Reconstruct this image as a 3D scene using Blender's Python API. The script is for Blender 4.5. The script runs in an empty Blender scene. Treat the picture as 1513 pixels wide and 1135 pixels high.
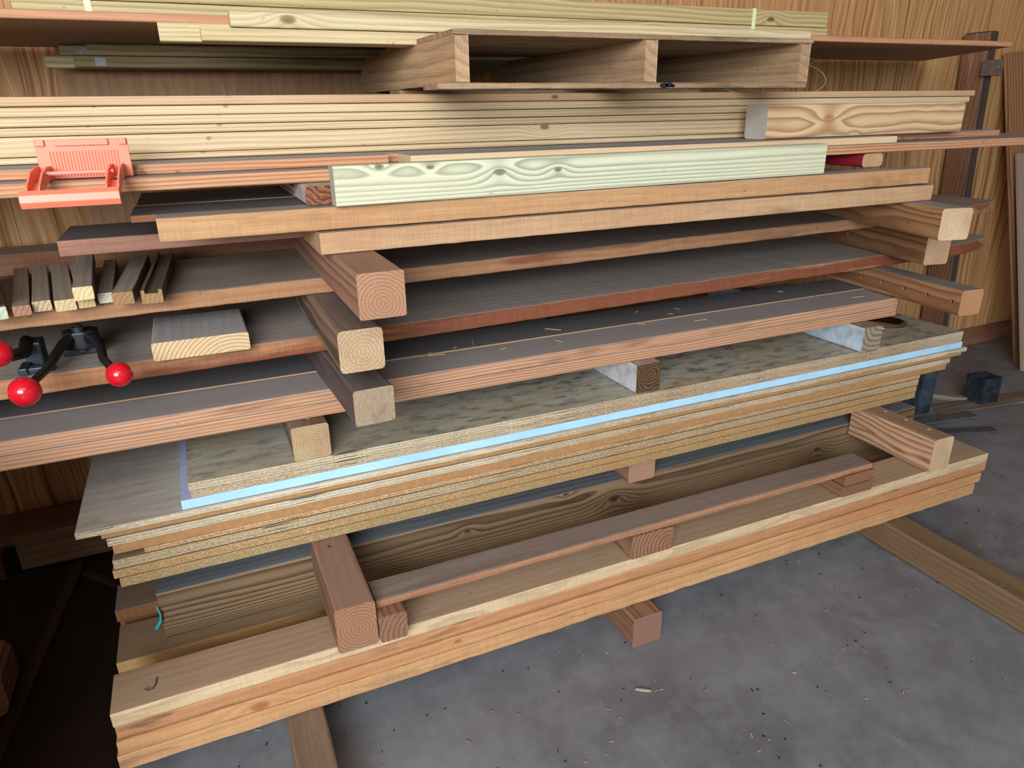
import bpy, bmesh, math, random
from mathutils import Vector, Matrix, noise

C = bpy.context.scene.collection
random.seed(7)

# ------------------------------------------------------------------ helpers
def lin(h):
    if isinstance(h, (tuple, list)):
        return (*h, 1.0)
    v = [int(h[i:i + 2], 16) / 255 for i in (0, 2, 4)]
    return (*[c / 12.92 if c <= .04045 else ((c + .055) / 1.055) ** 2.4 for c in v], 1.0)


def tag(o, label, cat, group=None):
    o['label'] = label
    o['category'] = cat
    if group:
        o['group'] = group
    return o


def struct(o):
    o['kind'] = 'structure'
    return o


def link(name, me, mats, parent=None, loc=(0, 0, 0), rot=(0, 0, 0)):
    o = bpy.data.objects.new(name, me)
    C.objects.link(o)
    for m in (mats if isinstance(mats, (list, tuple)) else [mats]):
        me.materials.append(m)
    o.location = loc
    o.rotation_euler = rot
    if parent:
        o.parent = parent
    return o


def empty(name, loc, rot=(0, 0, 0)):
    o = bpy.data.objects.new(name, None)
    C.objects.link(o)
    o.empty_display_size = .05
    o.location = loc
    o.rotation_euler = rot
    return o


def desat(h, f):
    c = lin(h)
    g = .25 * c[0] + .6 * c[1] + .15 * c[2]
    return tuple(g + (v - g) * f for v in c[:3]) + (1.,)


class NT:
    """small node-tree writer"""
    def __init__(self, name):
        self.m = bpy.data.materials.new(name)
        self.m.use_nodes = True
        self.t = self.m.node_tree
        self.b = self.t.nodes['Principled BSDF']

    def n(self, kind, **k):
        nd = self.t.nodes.new('ShaderNode' + kind)
        for a, v in k.items():
            setattr(nd, a, v)
        return nd

    def put(self, sock, v):
        if isinstance(v, bpy.types.NodeSocket):
            self.t.links.new(v, sock)
        elif v is not None:
            sock.default_value = v

    def math(self, op, a, b=None, c=None, clamp=False):
        nd = self.n('Math', operation=op, use_clamp=clamp)
        self.put(nd.inputs[0], a)
        if b is not None:
            self.put(nd.inputs[1], b)
        if c is not None:
            self.put(nd.inputs[2], c)
        return nd.outputs[0]

    def vmath(self, op, a, b=None):
        nd = self.n('VectorMath', operation=op)
        self.put(nd.inputs[0], a)
        if b is not None:
            self.put(nd.inputs[1], b)
        return nd.outputs['Value'] if op in ('LENGTH', 'DISTANCE', 'DOT_PRODUCT') else nd.outputs[0]

    def noise(self, vec, scale=1., detail=2., rough=.5, out='Fac'):
        nd = self.n('TexNoise')
        self.put(nd.inputs['Vector'], vec)
        nd.inputs['Scale'].default_value = scale
        nd.inputs['Detail'].default_value = detail
        nd.inputs['Roughness'].default_value = rough
        return nd.outputs[out]

    def ramp(self, fac, stops, interp='LINEAR'):
        nd = self.n('ValToRGB')
        cr = nd.color_ramp
        cr.interpolation = interp
        while len(cr.elements) < len(stops):
            cr.elements.new(.5)
        for e, (p, c) in zip(cr.elements, stops):
            e.position = p
            e.color = c if isinstance(c, tuple) and len(c) == 4 else (lin(c) if isinstance(c, str) else (c, c, c, 1))
        self.put(nd.inputs[0], fac)
        return nd.outputs[0]

    def mix(self, f, a, b, blend='MIX'):
        nd = self.n('Mix', data_type='RGBA', blend_type=blend)
        self.put(nd.inputs[0], f)
        self.put(nd.inputs[6], lin(a) if isinstance(a, str) else a)
        self.put(nd.inputs[7], lin(b) if isinstance(b, str) else b)
        return nd.outputs[2]

    def coords(self, which='Object', scale=(1, 1, 1), off=(0, 0, 0)):
        tc = self.n('TexCoord')
        mp = self.n('Mapping')
        self.t.links.new(tc.outputs[which], mp.inputs[0])
        mp.inputs['Location'].default_value = off
        mp.inputs['Scale'].default_value = scale
        return mp.outputs[0]

    def fin(self, col, rough=.6, spec=.3, bump=None, bstr=.3, bdist=.002, metal=0.):
        self.put(self.b.inputs['Base Color'], lin(col) if isinstance(col, str) else col)
        self.put(self.b.inputs['Roughness'], rough)
        self.b.inputs['Specular IOR Level'].default_value = spec
        self.b.inputs['Metallic'].default_value = metal
        if bump is not None:
            bp = self.n('Bump')
            bp.inputs['Strength'].default_value = bstr
            bp.inputs['Distance'].default_value = bdist
            self.put(bp.inputs['Height'], bump)
            self.t.links.new(bp.outputs[0], self.b.inputs['Normal'])
        return self.m


_wc = [0]


def wood(light, dark, rings=90, pith=(.03, -.07), wob=.016, fib=.35, knots=0., saw=0., tone=None, tonef=.5,
         rough=.62, spec=.25, sharp=.62, contrast=1., speck=0., stain=None, stainf=0., name='wood', wscale=1.5, seed=None, grow=0., tsharp=.28, tscale=(1.4, 9, 9), dirt=.45, sat=.86, eyes=(), eyec='3a2417'):
    """grain in the solid: growth rings around a pith that runs along the board's own x axis"""
    _wc[0] += 1
    sd = _wc[0] if seed is None else seed
    light, dark, tone = desat(light, sat), desat(dark, sat), desat(tone, sat) if tone else None
    W = NT('%s_%d' % (name, _wc[0]))
    off = (sd * 3.71 % 17, sd * 1.37 % 11, sd * 2.19 % 13)
    P = W.coords()
    wv = W.n('Mapping')
    W.put(wv.inputs[0], P)
    wv.inputs['Location'].default_value = off
    wv.inputs['Scale'].default_value = (wscale, 7, 7)
    nz = W.noise(wv.outputs[0], 1., 3., .55, 'Color')
    nz = W.vmath('SUBTRACT', nz, (.5, .5, .5))
    nz = W.vmath('MULTIPLY', nz, (0, wob * 2, wob * 2))
    Q = W.vmath('ADD', W.vmath('MULTIPLY', P, (0, 1, 1)), nz)
    Q = W.vmath('ADD', Q, (0, pith[0], pith[1]))
    r = W.vmath('LENGTH', Q)
    kd = None
    if knots > 0:
        kv = W.n('Mapping')
        W.put(kv.inputs[0], P)
        kv.inputs['Location'].default_value = off
        kv.inputs['Scale'].default_value = (3.6, 8, 8)
        vo = W.n('TexVoronoi', feature='F1')
        W.put(vo.inputs['Vector'], kv.outputs[0])
        vo.inputs['Scale'].default_value = 1.0
        d = vo.outputs['Distance']
        sc_ = W.n('SeparateColor')
        W.put(sc_.inputs[0], vo.outputs['Color'])
        gate = W.math('GREATER_THAN', sc_.outputs[0], .55)
        swirl = W.math('POWER', W.math('SUBTRACT', 1., W.math('MULTIPLY', d, 1.9), clamp=True), 2.)
        swirl = W.math('MULTIPLY', swirl, gate)
        r = W.math('ADD', r, W.math('MULTIPLY', swirl, .035 * knots))
        kd = W.math('MULTIPLY', W.ramp(d, [(.0, 1.), (.06, 1.), (.10, 0.)]), gate)
    em = None
    for (ex, ez, es) in eyes:            # single branch knots the photo shows, with the grain bent round them
        dv = W.vmath('MULTIPLY', W.vmath('SUBTRACT', P, (ex, 0, ez)), (1 / (2.0 * es), 0, 1 / es))
        d1 = W.vmath('LENGTH', W.vmath('ADD', dv, W.vmath('MULTIPLY', nz, (0, 12, 12))))
        sw = W.math('POWER', W.math('SUBTRACT', 1., W.math('MULTIPLY', d1, .19), clamp=True), 2.)
        r = W.math('ADD', r, W.math('MULTIPLY', sw, 3.2 * es))
        m1 = W.ramp(d1, [(.0, 1.), (.62, .85), (1., 0.)])
        em = m1 if em is None else W.math('MAXIMUM', em, m1)
    if grow:
        r = W.math('MULTIPLY', r, W.math('ADD', 1., W.math('MULTIPLY', r, grow)))
    v = W.math('FRACT', W.math('MULTIPLY', r, rings))
    g = W.ramp(v, [(0., .0), (sharp * .6, .22), (sharp + .2, 1.), (.97, .55), (1., .0)])
    g = W.math('MULTIPLY', g, contrast)
    col = W.mix(g, light, dark)
    if tone:
        tv = W.n('Mapping')
        W.put(tv.inputs[0], P)
        tv.inputs['Location'].default_value = off
        tv.inputs['Scale'].default_value = tscale
        tn = W.ramp(W.noise(tv.outputs[0], 1., 3.), [(.52 - tsharp / 2, 0.), (.52 + tsharp / 2, 1.)])
        col = W.mix(W.math('MULTIPLY', tn, tonef), col, tone)
    fv = W.n('Mapping')
    W.put(fv.inputs[0], P)
    fv.inputs['Location'].default_value = off
    fv.inputs['Scale'].default_value = (9, 330, 330)
    f = W.noise(fv.outputs[0], 1., 3., .6)
    ff = W.ramp(f, [(.25, 1 - fib), (.75, 1 + fib * .25)])
    col = W.mix(1., col, ff, 'MULTIPLY')
    if saw > 0:
        sv = W.n('Mapping')
        W.put(sv.inputs[0], P)
        sv.inputs['Location'].default_value = off
        sv.inputs['Scale'].default_value = (330, 22, 22)
        s = W.ramp(W.noise(sv.outputs[0], 1., 2., .6), [(.3, 1 - saw), (.7, 1 + saw * .2)])
        col = W.mix(1., col, s, 'MULTIPLY')
    if stain:
        qv = W.n('Mapping')
        W.put(qv.inputs[0], P)
        qv.inputs['Location'].default_value = (off[1], off[2], off[0])
        qv.inputs['Scale'].default_value = (3.2, 20, 20)
        q = W.ramp(W.noise(qv.outputs[0], 1., 4., .6), [(.58, 0.), (.68, 1.)])
        col = W.mix(W.math('MULTIPLY', q, stainf), col, stain)
    if dirt > 0:
        dn = W.noise(W.vmath('MULTIPLY', P, (34, 75, 75)), 1., 2., .5)
        col = W.mix(W.math('MULTIPLY', W.ramp(dn, [(.72, 0.), (.77, 1.)]), dirt), col, '3b2c22')
    if em is not None:
        col = W.mix(W.math('MULTIPLY', em, .8), col, eyec)
    if kd is not None:
        col = W.mix(W.math('MULTIPLY', kd, .85), col, '4a2f1c')
    if speck > 0:
        sp = W.n('TexVoronoi', feature='F1')
        sp.inputs['Scale'].default_value = 55
        W.put(sp.inputs['Vector'], P)
        sf = W.ramp(sp.outputs['Distance'], [(.05, 1.), (.09, 0.)])
        col = W.mix(W.math('MULTIPLY', sf, speck), col, 'c9bfae')
    return W.fin(col, rough, spec, bump=W.math('ADD', W.math('MULTIPLY', f, 1.), W.math('MULTIPLY', v, .25)), bstr=.2 + .3 * saw, bdist=.0008)


def plain(name, col, rough=.5, spec=.4, metal=0., var=.0, vscale=30, bump=0., dark=None):
    W = NT(name)
    P = W.coords()
    nz = W.noise(P, vscale, 4., .6)
    c = lin(col)
    if var or dark:
        f = W.ramp(nz, [(.35, 0.), (.65, 1.)])
        d = lin(dark) if dark else tuple(x * (1 - var) for x in c[:3]) + (1,)
        c = W.mix(f, d, c)
    return W.fin(c, rough, spec, bump=nz if bump else None, bstr=bump, metal=metal)


# ------------------------------------------------------------------ board meshes
def loft_board(L, W, T, r=.003, n=None, rough=0., wave=0., seed=0., profile=None, frontcut=None, fr=0.):
    """board centred on the origin, long axis x, front face at -y; slots: 0 sides, 1 top, 2 ends"""
    bm = bmesh.new()
    n = n or max(2, int(L / (.03 if (rough or wave or frontcut) else .3)))
    r = min(r, T * .3, W * .3)
    sec = []
    for cy, cz, a0 in ((-1, -1, 180), (1, -1, 270), (1, 1, 0), (-1, 1, 90)):
        for k in range(3):
            a = math.radians(a0 + 45 * k)
            sec.append((cy * (W / 2 - r) + r * math.cos(a), cz * (T / 2 - r) + r * math.sin(a)))
    if profile:
        sec = profile
    rings = []
    for i in range(n + 1):
        x = -L / 2 + L * i / n
        ring = []
        for (y, z) in sec:
            yy, zz = y, z
            if y < 0:
                if wave:
                    yy += wave * (.5 + .5 * noise.noise(Vector((x * 1.6 + seed * 7, seed, z * 3))))
                if rough:
                    yy += rough * abs(noise.noise(Vector((x * 26 + seed * 3, z * 30, seed))))
                if frontcut:
                    yy += frontcut(x, z)
            if rough:
                zz -= math.copysign(1, z) * rough * .5 * abs(noise.noise(Vector((x * 14, y * 8 + seed, z * 9 + 5))))
            ring.append(bm.verts.new((x, yy, zz)))
        rings.append(ring)
    m = len(sec)
    for a, b in zip(rings, rings[1:]):
        for k in range(m):
            bm.faces.new((a[k], b[k], b[(k + 1) % m], a[(k + 1) % m]))
    e0 = bm.faces.new(rings[0])
    e1 = bm.faces.new(list(reversed(rings[-1])))
    bmesh.ops.recalc_face_normals(bm, faces=bm.faces)
    bm.normal_update()
    for f in bm.faces:
        f.material_index = 0
        if f.normal.z > .6:
            f.material_index = 1
    e0.material_index = e1.material_index = 2
    if fr:
        bmesh.ops.bevel(bm, geom=list(e0.edges) + list(e1.edges), offset=fr, segments=2, profile=.5, affect='EDGES')
    me = bpy.data.meshes.new('board')
    bm.to_mesh(me)
    bm.free()
    return me


def XB(name, label, cat, x0, x1, y0, y1, z0, z1, m, top=None, end=None, yr=None, group=None, parent=None, tilt=0., **k):
    """board along x; y0 front at the near left end, yr front at the right end (yaw)"""
    yr = y0 if yr is None else yr
    a = math.atan2(yr - y0, x1 - x0)
    L = math.hypot(x1 - x0, yr - y0)
    W = y1 - y0
    cx, cy = (x0 + x1) / 2 - math.sin(a) * W / 2, (y0 + yr) / 2 + math.cos(a) * W / 2
    k.setdefault('seed', x0 * 3 + y0 * 5 + z0 * 11)
    me = loft_board(L, W, z1 - z0, **k)
    o = link(name, me, [m, top or m, end or m], parent, (cx, cy, (z0 + z1) / 2), (0, -tilt, a))
    if label:
        tag(o, label, cat, group)
    return o


def YB(name, label, cat, x0, x1, y0, y1, z0, z1, m, top=None, end=None, slope=0., group=None, parent=None, holes=(), hr=.008, tholes=(), **k):
    """timber along y, front end at y0; slope = dx/dy"""
    a = -math.atan(slope)
    L = (y1 - y0)
    W = x1 - x0
    k.setdefault('seed', x0 * 3 + y0 * 5 + z0 * 11)
    k.setdefault('r', .006)
    me = loft_board(L, W, z1 - z0, **k)
    ca, sa = math.cos(a), math.sin(a)
    cx, cy = (x0 + x1) / 2 - sa * L / 2, y0 + ca * L / 2
    mats = [m, top or m, end or m]
    o = link(name, me, mats, parent, (cx, cy, (z0 + z1) / 2), (0, 0, a + math.pi / 2))
    if holes or tholes:
        bore(o, [((-L / 2 + h, W / 2, dz), 'y') for h, dz in holes] + [((-L / 2 + h, dy, (z1 - z0) / 2), 'z') for h, dy in tholes], hr)
    if label:
        tag(o, label, cat, group)
    return o


def bore(o, spots, r):
    """drill real round holes into a board"""
    bm = bmesh.new()
    for (p, ax) in spots:
        rot = Matrix.Rotation(math.pi / 2, 4, 'X') if ax == 'y' else Matrix()
        bmesh.ops.create_cone(bm, cap_ends=True, segments=20, radius1=r, radius2=r, depth=.05, matrix=Matrix.Translation(p) @ rot)
    me = bpy.data.meshes.new('cut')
    bm.to_mesh(me)
    bm.free()
    cut = bpy.data.objects.new('cut', me)
    C.objects.link(cut)
    cut.matrix_world = o.matrix_basis.copy()
    md = o.modifiers.new('b', 'BOOLEAN')
    md.operation = 'DIFFERENCE'
    md.object = cut
    md.solver = 'EXACT'
    bpy.context.view_layer.update()
    dg = bpy.context.evaluated_depsgraph_get()
    new = bpy.data.meshes.new_from_object(o.evaluated_get(dg))
    o.modifiers.clear()
    old = o.data
    o.data = new
    bpy.data.meshes.remove(old)
    bpy.data.objects.remove(cut)
    bpy.data.meshes.remove(me)


def box_mesh(bm, sx, sy, sz, M=None):
    r = bmesh.ops.create_cube(bm, size=1.)
    bmesh.ops.scale(bm, vec=(sx, sy, sz), verts=r['verts'])
    if M is not None:
        bmesh.ops.transform(bm, matrix=M, verts=r['verts'])
    return r['verts']


def done(name, bm, m, parent=None, loc=(0, 0, 0), rot=(0, 0, 0), bevel=0., smooth=False, segs=2):
    if bevel:
        bmesh.ops.bevel(bm, geom=list(bm.edges), offset=bevel, segments=segs, profile=.5, affect='EDGES', clamp_overlap=True)
    bmesh.ops.recalc_face_normals(bm, faces=bm.faces)
    me = bpy.data.meshes.new(name)
    if smooth:
        for f in bm.faces:
            f.smooth = True
    bm.to_mesh(me)
    bm.free()
    return link(name, me, m, parent, loc, rot)


def tube(bm, pts, rad, seg=10, closed=False):
    """round or elliptical tube along points; rad number or list"""
    pts = [Vector(p) for p in pts]
    rs = rad if isinstance(rad, (list, tuple)) else [rad] * len(pts)
    prev = None
    rings = []
    for i, p in enumerate(pts):
        d = (pts[min(i + 1, len(pts) - 1)] - pts[max(i - 1, 0)]).normalized()
        u = d.cross(Vector((0, 0, 1)))
        if u.length < .05:
            u = d.cross(Vector((0, 1, 0)))
        u.normalize()
        if prev and prev.dot(u) < 0:
            u = -u
        prev = u
        v = d.cross(u).normalized()
        ring = [bm.verts.new(p + (u * math.cos(t) + v * math.sin(t)) * rs[i]) for t in [2 * math.pi * k / seg for k in range(seg)]]
        rings.append(ring)
    for a, b in zip(rings, rings[1:]):
        for k in range(seg):
            bm.faces.new((a[k], a[(k + 1) % seg], b[(k + 1) % seg], b[k]))
    bm.faces.new(rings[0])
    bm.faces.new(list(reversed(rings[-1])))


def prism(bm, outline, axis, a, b):
    """extrude a closed 2-D outline between a and b along an axis"""
    def P(u, v, w):
        return {'x': (w, u, v), 'y': (u, w, v), 'z': (u, v, w)}[axis]
    A = [bm.verts.new(P(u, v, a)) for u, v in outline]
    B = [bm.verts.new(P(u, v, b)) for u, v in outline]
    n = len(outline)
    for i in range(n):
        bm.faces.new((A[i], A[(i + 1) % n], B[(i + 1) % n], B[i]))
    bm.faces.new(A)
    bm.faces.new(list(reversed(B)))


# ------------------------------------------------------------------ materials
def pine(**k):      # pale new pine
    d = dict(light='d8bd90', dark='b58d58', rings=150, pith=(.03, .22), wob=.012, fib=.16, contrast=.8, tone='ddc69c', tonef=.5, wscale=.9)
    d.update(k)
    return wood(**d)


def fir(**k):       # reddish fir with strong straight grain
    d = dict(light='cba27c', dark='8f5a3c', rings=120, pith=(.05, .3), wob=.022, fib=.2, contrast=.85, tone='bd8a64', tonef=.5, wscale=.7)
    d.update(k)
    return wood(**d)


def sawn(**k):      # rough band-sawn hardwood edge
    d = dict(light='b5855a', dark='98683f', rings=60, pith=(.12, -.2), wob=.03, fib=.22, contrast=.45, saw=.16, tone='8b5638', tonef=.75, rough=.8, spec=.12)
    d.update(k)
    return wood(**d)


def dusty(**k):     # dust-grey weathered upper face
    d = dict(light='837a77', dark='69615e', rings=45, pith=(.25, -.02), wob=.03, fib=.18, contrast=.6, tone='8a7c72', tonef=.6, rough=.62, spec=.35, speck=.0)
    d.update(k)
    return wood(**d)


def post(**k):      # 4x4 timber, pith in the section so ends show ring targets
    d = dict(light='b98a5e', dark='744226', rings=85, pith=(.004, .003), wob=.011, fib=.22, contrast=.95, knots=.5, tone='a06a44', tonef=.4)
    d.update(k)
    return wood(**d)


E_PALE = lambda **k: post(**{**dict(light='cfa878', dark='a0703f', knots=0, fib=.35, wob=.009, dirt=.3), **k, 'contrast': k.get('contrast', .8) * .75, 'rings': k.get('rings', 140) * 1.45})


def ply_edge(layers, light='cbb389', dark='8f7248', T=.019, streak=.35):
    W = NT('plywood_edge')
    P = W.coords()
    sx = W.n('SeparateXYZ')
    W.put(sx.inputs[0], P)
    ph = W.math('FRACT', W.math('MULTIPLY', W.math('ADD', sx.outputs[2], T / 2), layers / (2 * T)))
    st = W.math('MULTIPLY', W.math('GREATER_THAN', ph, .5), .6)
    zone = W.ramp(W.noise(W.vmath('MULTIPLY', P, (1.7, 1, 1)), 1., 3.), [(.35, 0.), (.65, .7)])
    a = W.vmath('MULTIPLY', P, (14, 14, 900))
    f = W.noise(a, 1., 3., .65)
    f2 = W.noise(W.vmath('MULTIPLY', P, (160, 160, 500)), 1., 2., .6)
    col = W.mix(st, light, dark)
    col = W.mix(zone, col, '8f6840')
    col = W.mix(W.ramp(f, [(.35, 0.), (.7, streak * 1.5)]), col, '5f4a30')
    col = W.mix(W.ramp(f2, [(.4, 0.), (.75, .55)]), col, 'e6dcc2')
    gap = W.ramp(W.noise(W.vmath('MULTIPLY', P, (5, 5, 320)), 1., 2., .5), [(.64, 0.), (.67, 1.)])
    col = W.mix(gap, col, '3a2b1d')
    return W.fin(col, .75, .15, bump=f2, bstr=.4)


def chip_edge(light='c8a56c', dark='8a6334'):
    W = NT('particle_edge')
    P = W.coords()
    vo = W.n('TexVoronoi', feature='F1')
    W.put(vo.inputs['Vector'], W.vmath('MULTIPLY', P, (420, 420, 700)))
    vo.inputs['Scale'].default_value = 1.
    f = W.noise(W.vmath('MULTIPLY', P, (120, 120, 300)), 1., 3., .6)
    col = W.mix(W.ramp(vo.outputs['Color'], [(.2, 0.), (.8, 1.)]), light, dark)
    col = W.mix(W.ramp(W.noise(W.vmath('MULTIPLY', P, (1.5, 1, 1)), 1., 3.), [(.35, 0.), (.65, .5)]), col, '9c7444')
    col = W.mix(W.ramp(f, [(.5, 0.), (.8, .5)]), col, 'e2d0aa')
    return W.fin(col, .8, .15, bump=f, bstr=.5)


def ply_face(light, dark, stain, stainf, stain2=None):
    W = NT('plywood_face')
    P = W.coords()
    a = W.noise(W.vmath('MULTIPLY', P, (6, 60, 60)), 1., 4., .6)
    col = W.mix(W.ramp(a, [(.3, 0.), (.7, 1.)]), dark, light)
    s = W.noise(W.vmath('MULTIPLY', P, (16, 34, 9)), 1., 5., .65)
    m = W.ramp(W.noise(W.vmath('MULTIPLY', P, (1.4, 2.5, 1)), 1., 2.), [(.3, .25), (.6, 1.)])
    col = W.mix(W.math('MULTIPLY', W.math('MULTIPLY', W.ramp(s, [(.50, 0.), (.62, 1.)]), m), stainf), col, stain)
    if stain2:
        col = W.mix(W.ramp(W.noise(W.vmath('MULTIPLY', P, (2.2, 4, 1)), 1.3, 3.), [(.45, 0.), (.7, .6)]), col, stain2)
    sp = W.n('TexVoronoi', feature='F1')
    sp.inputs['Scale'].default_value = 42
    W.put(sp.inputs['Vector'], P)
    col = W.mix(W.ramp(sp.outputs['Distance'], [(.06, .8), (.1, 0.)]), col, 'd9d0be')
    return W.fin(col, W.ramp(s, [(.3, .62), (.7, .42)]), .35, bump=a, bstr=.15)


# ------------------------------------------------------------------ room
def concrete():
    W = NT('concrete')
    P = W.coords()
    a = W.noise(P, 1.3, 5., .6)
    b = W.noise(P, 9., 6., .7)
    c = W.noise(P, 160., 3., .7)
    col = W.mix(W.ramp(a, [(.35, 0.), (.65, 1.)]), '56565a', '74767c')
    col = W.mix(W.ramp(b, [(.42, 0.), (.68, .55)]), col, '82858c')
    col = W.mix(W.ramp(W.noise(P, 3.2, 4., .65), [(.55, 0.), (.75, .5)]), col, '454348')
    col = W.mix(W.ramp(c, [(.62, 0.), (.72, .35)]), col, 'b4b1ae')
    sc = W.noise(W.vmath('MULTIPLY', P, (26, 5, 1)), 1., 3., .6)
    col = W.mix(W.ramp(sc, [(.70, 0.), (.76, .12)]), col, '9a9a9c')
    return W.fin(col, W.ramp(b, [(.3, .42), (.7, .62)]), .4, bump=c, bstr=.12)


def wall_wood():
    W = NT('wall_plywood')
    P = W.coords()
    sx = W.n('SeparateXYZ')
    W.put(sx.inputs[0], P)
    x = sx.outputs[0]
    wv = W.noise(W.vmath('MULTIPLY', P, (3., 1, 1.1)), 1., 3., .6, 'Color')
    wv = W.vmath('MULTIPLY', W.vmath('SUBTRACT', wv, (.5, .5, .5)), (.16, 0, 0))
    Q = W.vmath('ADD', P, wv)
    g = W.noise(W.vmath('MULTIPLY', Q, (58, 1, .8)), 1., 3., .6)
    g2 = W.noise(W.vmath('MULTIPLY', Q, (190, 1, 3.)), 1., 2., .6)
    big = W.noise(W.vmath('MULTIPLY', P, (1.6, 1, .7)), 1., 3., .5)
    col = W.ramp(g, [(.33, '704a2c'), (.42, 'a07348'), (.52, 'bf9566'), (.68, 'd6b386')])
    col = W.mix(W.ramp(g2, [(.38, .5), (.6, 0.)]), col, '8a5c35')
    col = W.mix(W.ramp(big, [(.4, 0.), (.7, .5)]), col, 'b98a56')
    kn = W.n('TexVoronoi', feature='F1')
    W.put(kn.inputs['Vector'], W.vmath('MULTIPLY', P, (3.1, 1, 3.1)))
    kn.inputs['Scale'].default_value = 1.
    col = W.mix(W.ramp(kn.outputs['Distance'], [(.025, .9), (.04, 0.)]), col, '4a2d19')
    # grooves of the siding at the left of the stack
    gr = W.math('FRACT', W.math('DIVIDE', W.math('ADD', x, 40.0127), .0995))
    gm = W.math('MULTIPLY', W.math('LESS_THAN', W.math('ABSOLUTE', W.math('SUBTRACT', gr, .5)), .012), W.math('LESS_THAN', x, -1.6))
    col = W.mix(W.math('MULTIPLY', gm, .75), col, '4b3421')
    return W.fin(col, .6, .25, bump=g, bstr=.12)


M_wall = wall_wood()


def room_box(name, sx, sy, sz, loc, m, kind=True):
    bm = bmesh.new()
    box_mesh(bm, sx, sy, sz)
    o = done(name, bm, m, None, loc)
    return struct(o)


room_box('floor', 10.4, 8.6, .1, (1.4, -1.75, -.0505), concrete())
room_box('wall_back', 10.4, .1, 3.3, (1.4, 2.5, 1.65), M_wall)
room_box('wall_left', .1, 5.5, 3.3, (-3.3, -.3, 1.65), M_wall)
room_box('wall_right', .1, 5.5, 3.3, (6.1, -.3, 1.65), M_wall)
room_box('ceiling', 10.4, 5.6, .08, (1.4, -.3, 3.34), plain('ceiling_board', 'a98d6c', .8, .2, var=.2))
base = XB('baseboard_back', None, None, -3.2, 6.0, 2.427, 2.449, .0, .10, fir(light='7a4a30', dark='54301f', contrast=.5), n=6)
struct(base)

# ------------------------------------------------------------------ floor runners and blocks
m_run = wood('7a6244', '5c4730', rings=60, pith=(.02, -.2), fib=.3, contrast=.6, tone='7a5a3c', tonef=.6, stain='3a2a1c', stainf=.5, rough=.75)
YB('floor_runner', 'weathered brown timber runner on concrete, long bare end running out towards the camera', 'timber',
   1.775, 1.865, .56, 2.25, .001, .089, m_run, rough=.002, tholes=((.15, .03), (.24, .03), (.33, .028), (.42, .03)), hr=.005)
YB('floor_runner', 'short grey-brown timber runner under the near end of the lowest planks', 'timber',
   .016, .094, .78, 2.25, .001, .089, wood('86705a', '68543f', rings=60, pith=(.02, -.2), fib=.3, contrast=.6, tone='6a5340', tonef=.6, rough=.75), rough=.002)
YB('floor_block', 'small reddish block on the floor under the middle of the lowest planks', 'block',
   .845, .93, 1.19, 2.2, .001, .089, post(light='86604a', dark='5c3c2c', rings=130), end=wood('9a7260', '6e4a3a', rings=260, pith=(.2, 0), fib=.3))

# ------------------------------------------------------------------ bottom planks
T1 = dusty(light='a08468', dark='8a6c50', tone='ab9074', rough=.55, knots=.25, contrast=.5)
lowg = 'planks of the lowest front stack'
XB('plank', 'top plank of the lowest front stack, pale yellow edge, dusty tan face', 'plank', -.285, 2.197, 1.236, 1.349, .200, .2335,
   wood('d3b78c', 'ae8a5c', rings=240, pith=(.6, 0), fib=.3, contrast=.5, saw=.12), top=T1, tilt=0, rough=.0015, group=lowg)
XB('plank', 'second plank of the lowest front stack, dark bluish stain at its near end', 'plank', -.284, 2.205, 1.237, 1.349, .164, .199,
   sawn(light='c28a58', dark='a2683c', tone='b27a4c', stain='3a302e', stainf=.75, saw=.1), rough=.004, wave=.004, r=.006, group=lowg)
XB('plank', 'third plank of the lowest front stack, orange brown with a long knot swirl', 'plank', -.288, 2.19, 1.236, 1.35, .130, .163,
   sawn(light='c9965f', dark='a36a3a', tone='ba7c4c', eyes=((-.98, -.003, .012), (-.55, .003, .006)), eyec='8a5434', saw=.08), rough=.003, wave=.003, group=lowg)
XB('plank', 'bottom plank of the lowest front stack, lying on the floor runners', 'plank', -.293, 2.17, 1.235, 1.35, .0905, .129,
   sawn(light='cc9f66', dark='a8733f', tone='bb8454', stain='5a4438', stainf=.5, saw=.12), rough=.004, wave=.003, group=lowg)
r2g = 'planks behind the lowest front stack'
XB('plank', 'tan plank in the row behind the lowest front stack, carrying the grainy upright board', 'plank', -.305, 2.1, 1.488, 1.625, .122, .1515,
   wood('c79a5a', '8f6030', rings=160, pith=(.4, -.02), contrast=.7, wob=.02), top=dusty(light='8c7358', dark='77603f', tone='97805f', contrast=.5), group=r2g)
XB('plank', 'lower plank under the row behind the lowest front stack', 'plank', -.29, 2.1, 1.485, 1.625, .0905, .1215, sawn(light='a87a50', dark='7d5030'), group=r2g)
XB('plank', 'third row plank with a dark knot, near end showing under the sheet stack', 'plank', -.315, 2.08, 1.66, 1.775, .137, .1685,
   sawn(light='a07448', dark='7b5230'), top=dusty(light='86684e', dark='6e533b', knots=.4), group=r2g)
XB('plank', 'lower plank of the third row, deep in shade', 'plank', -.31, 2.08, 1.66, 1.775, .0905, .136, sawn(light='a07448', dark='7b5230'), group=r2g)
XB('wide_board', 'upright wide board with bold dark wavy grain, standing on edge', 'board', -.205, 2.23, 1.53, 1.60, .1525, .2745,
   wood('8c6f4c', '3f2c1c', rings=36, grow=17, pith=(.02, -.036), wob=.02, knots=0, eyes=((-.179, .058, .006), (-.02, .005, .012), (.767, -.008, .009), (-.474, .02, .006)), eyec='2a1c12', fib=.25, contrast=.95, tone='8a7252', tonef=.5, wscale=.9),
   top=dusty(light='6d7276', dark='54575b', tone='767a7d', contrast=.8))

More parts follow.
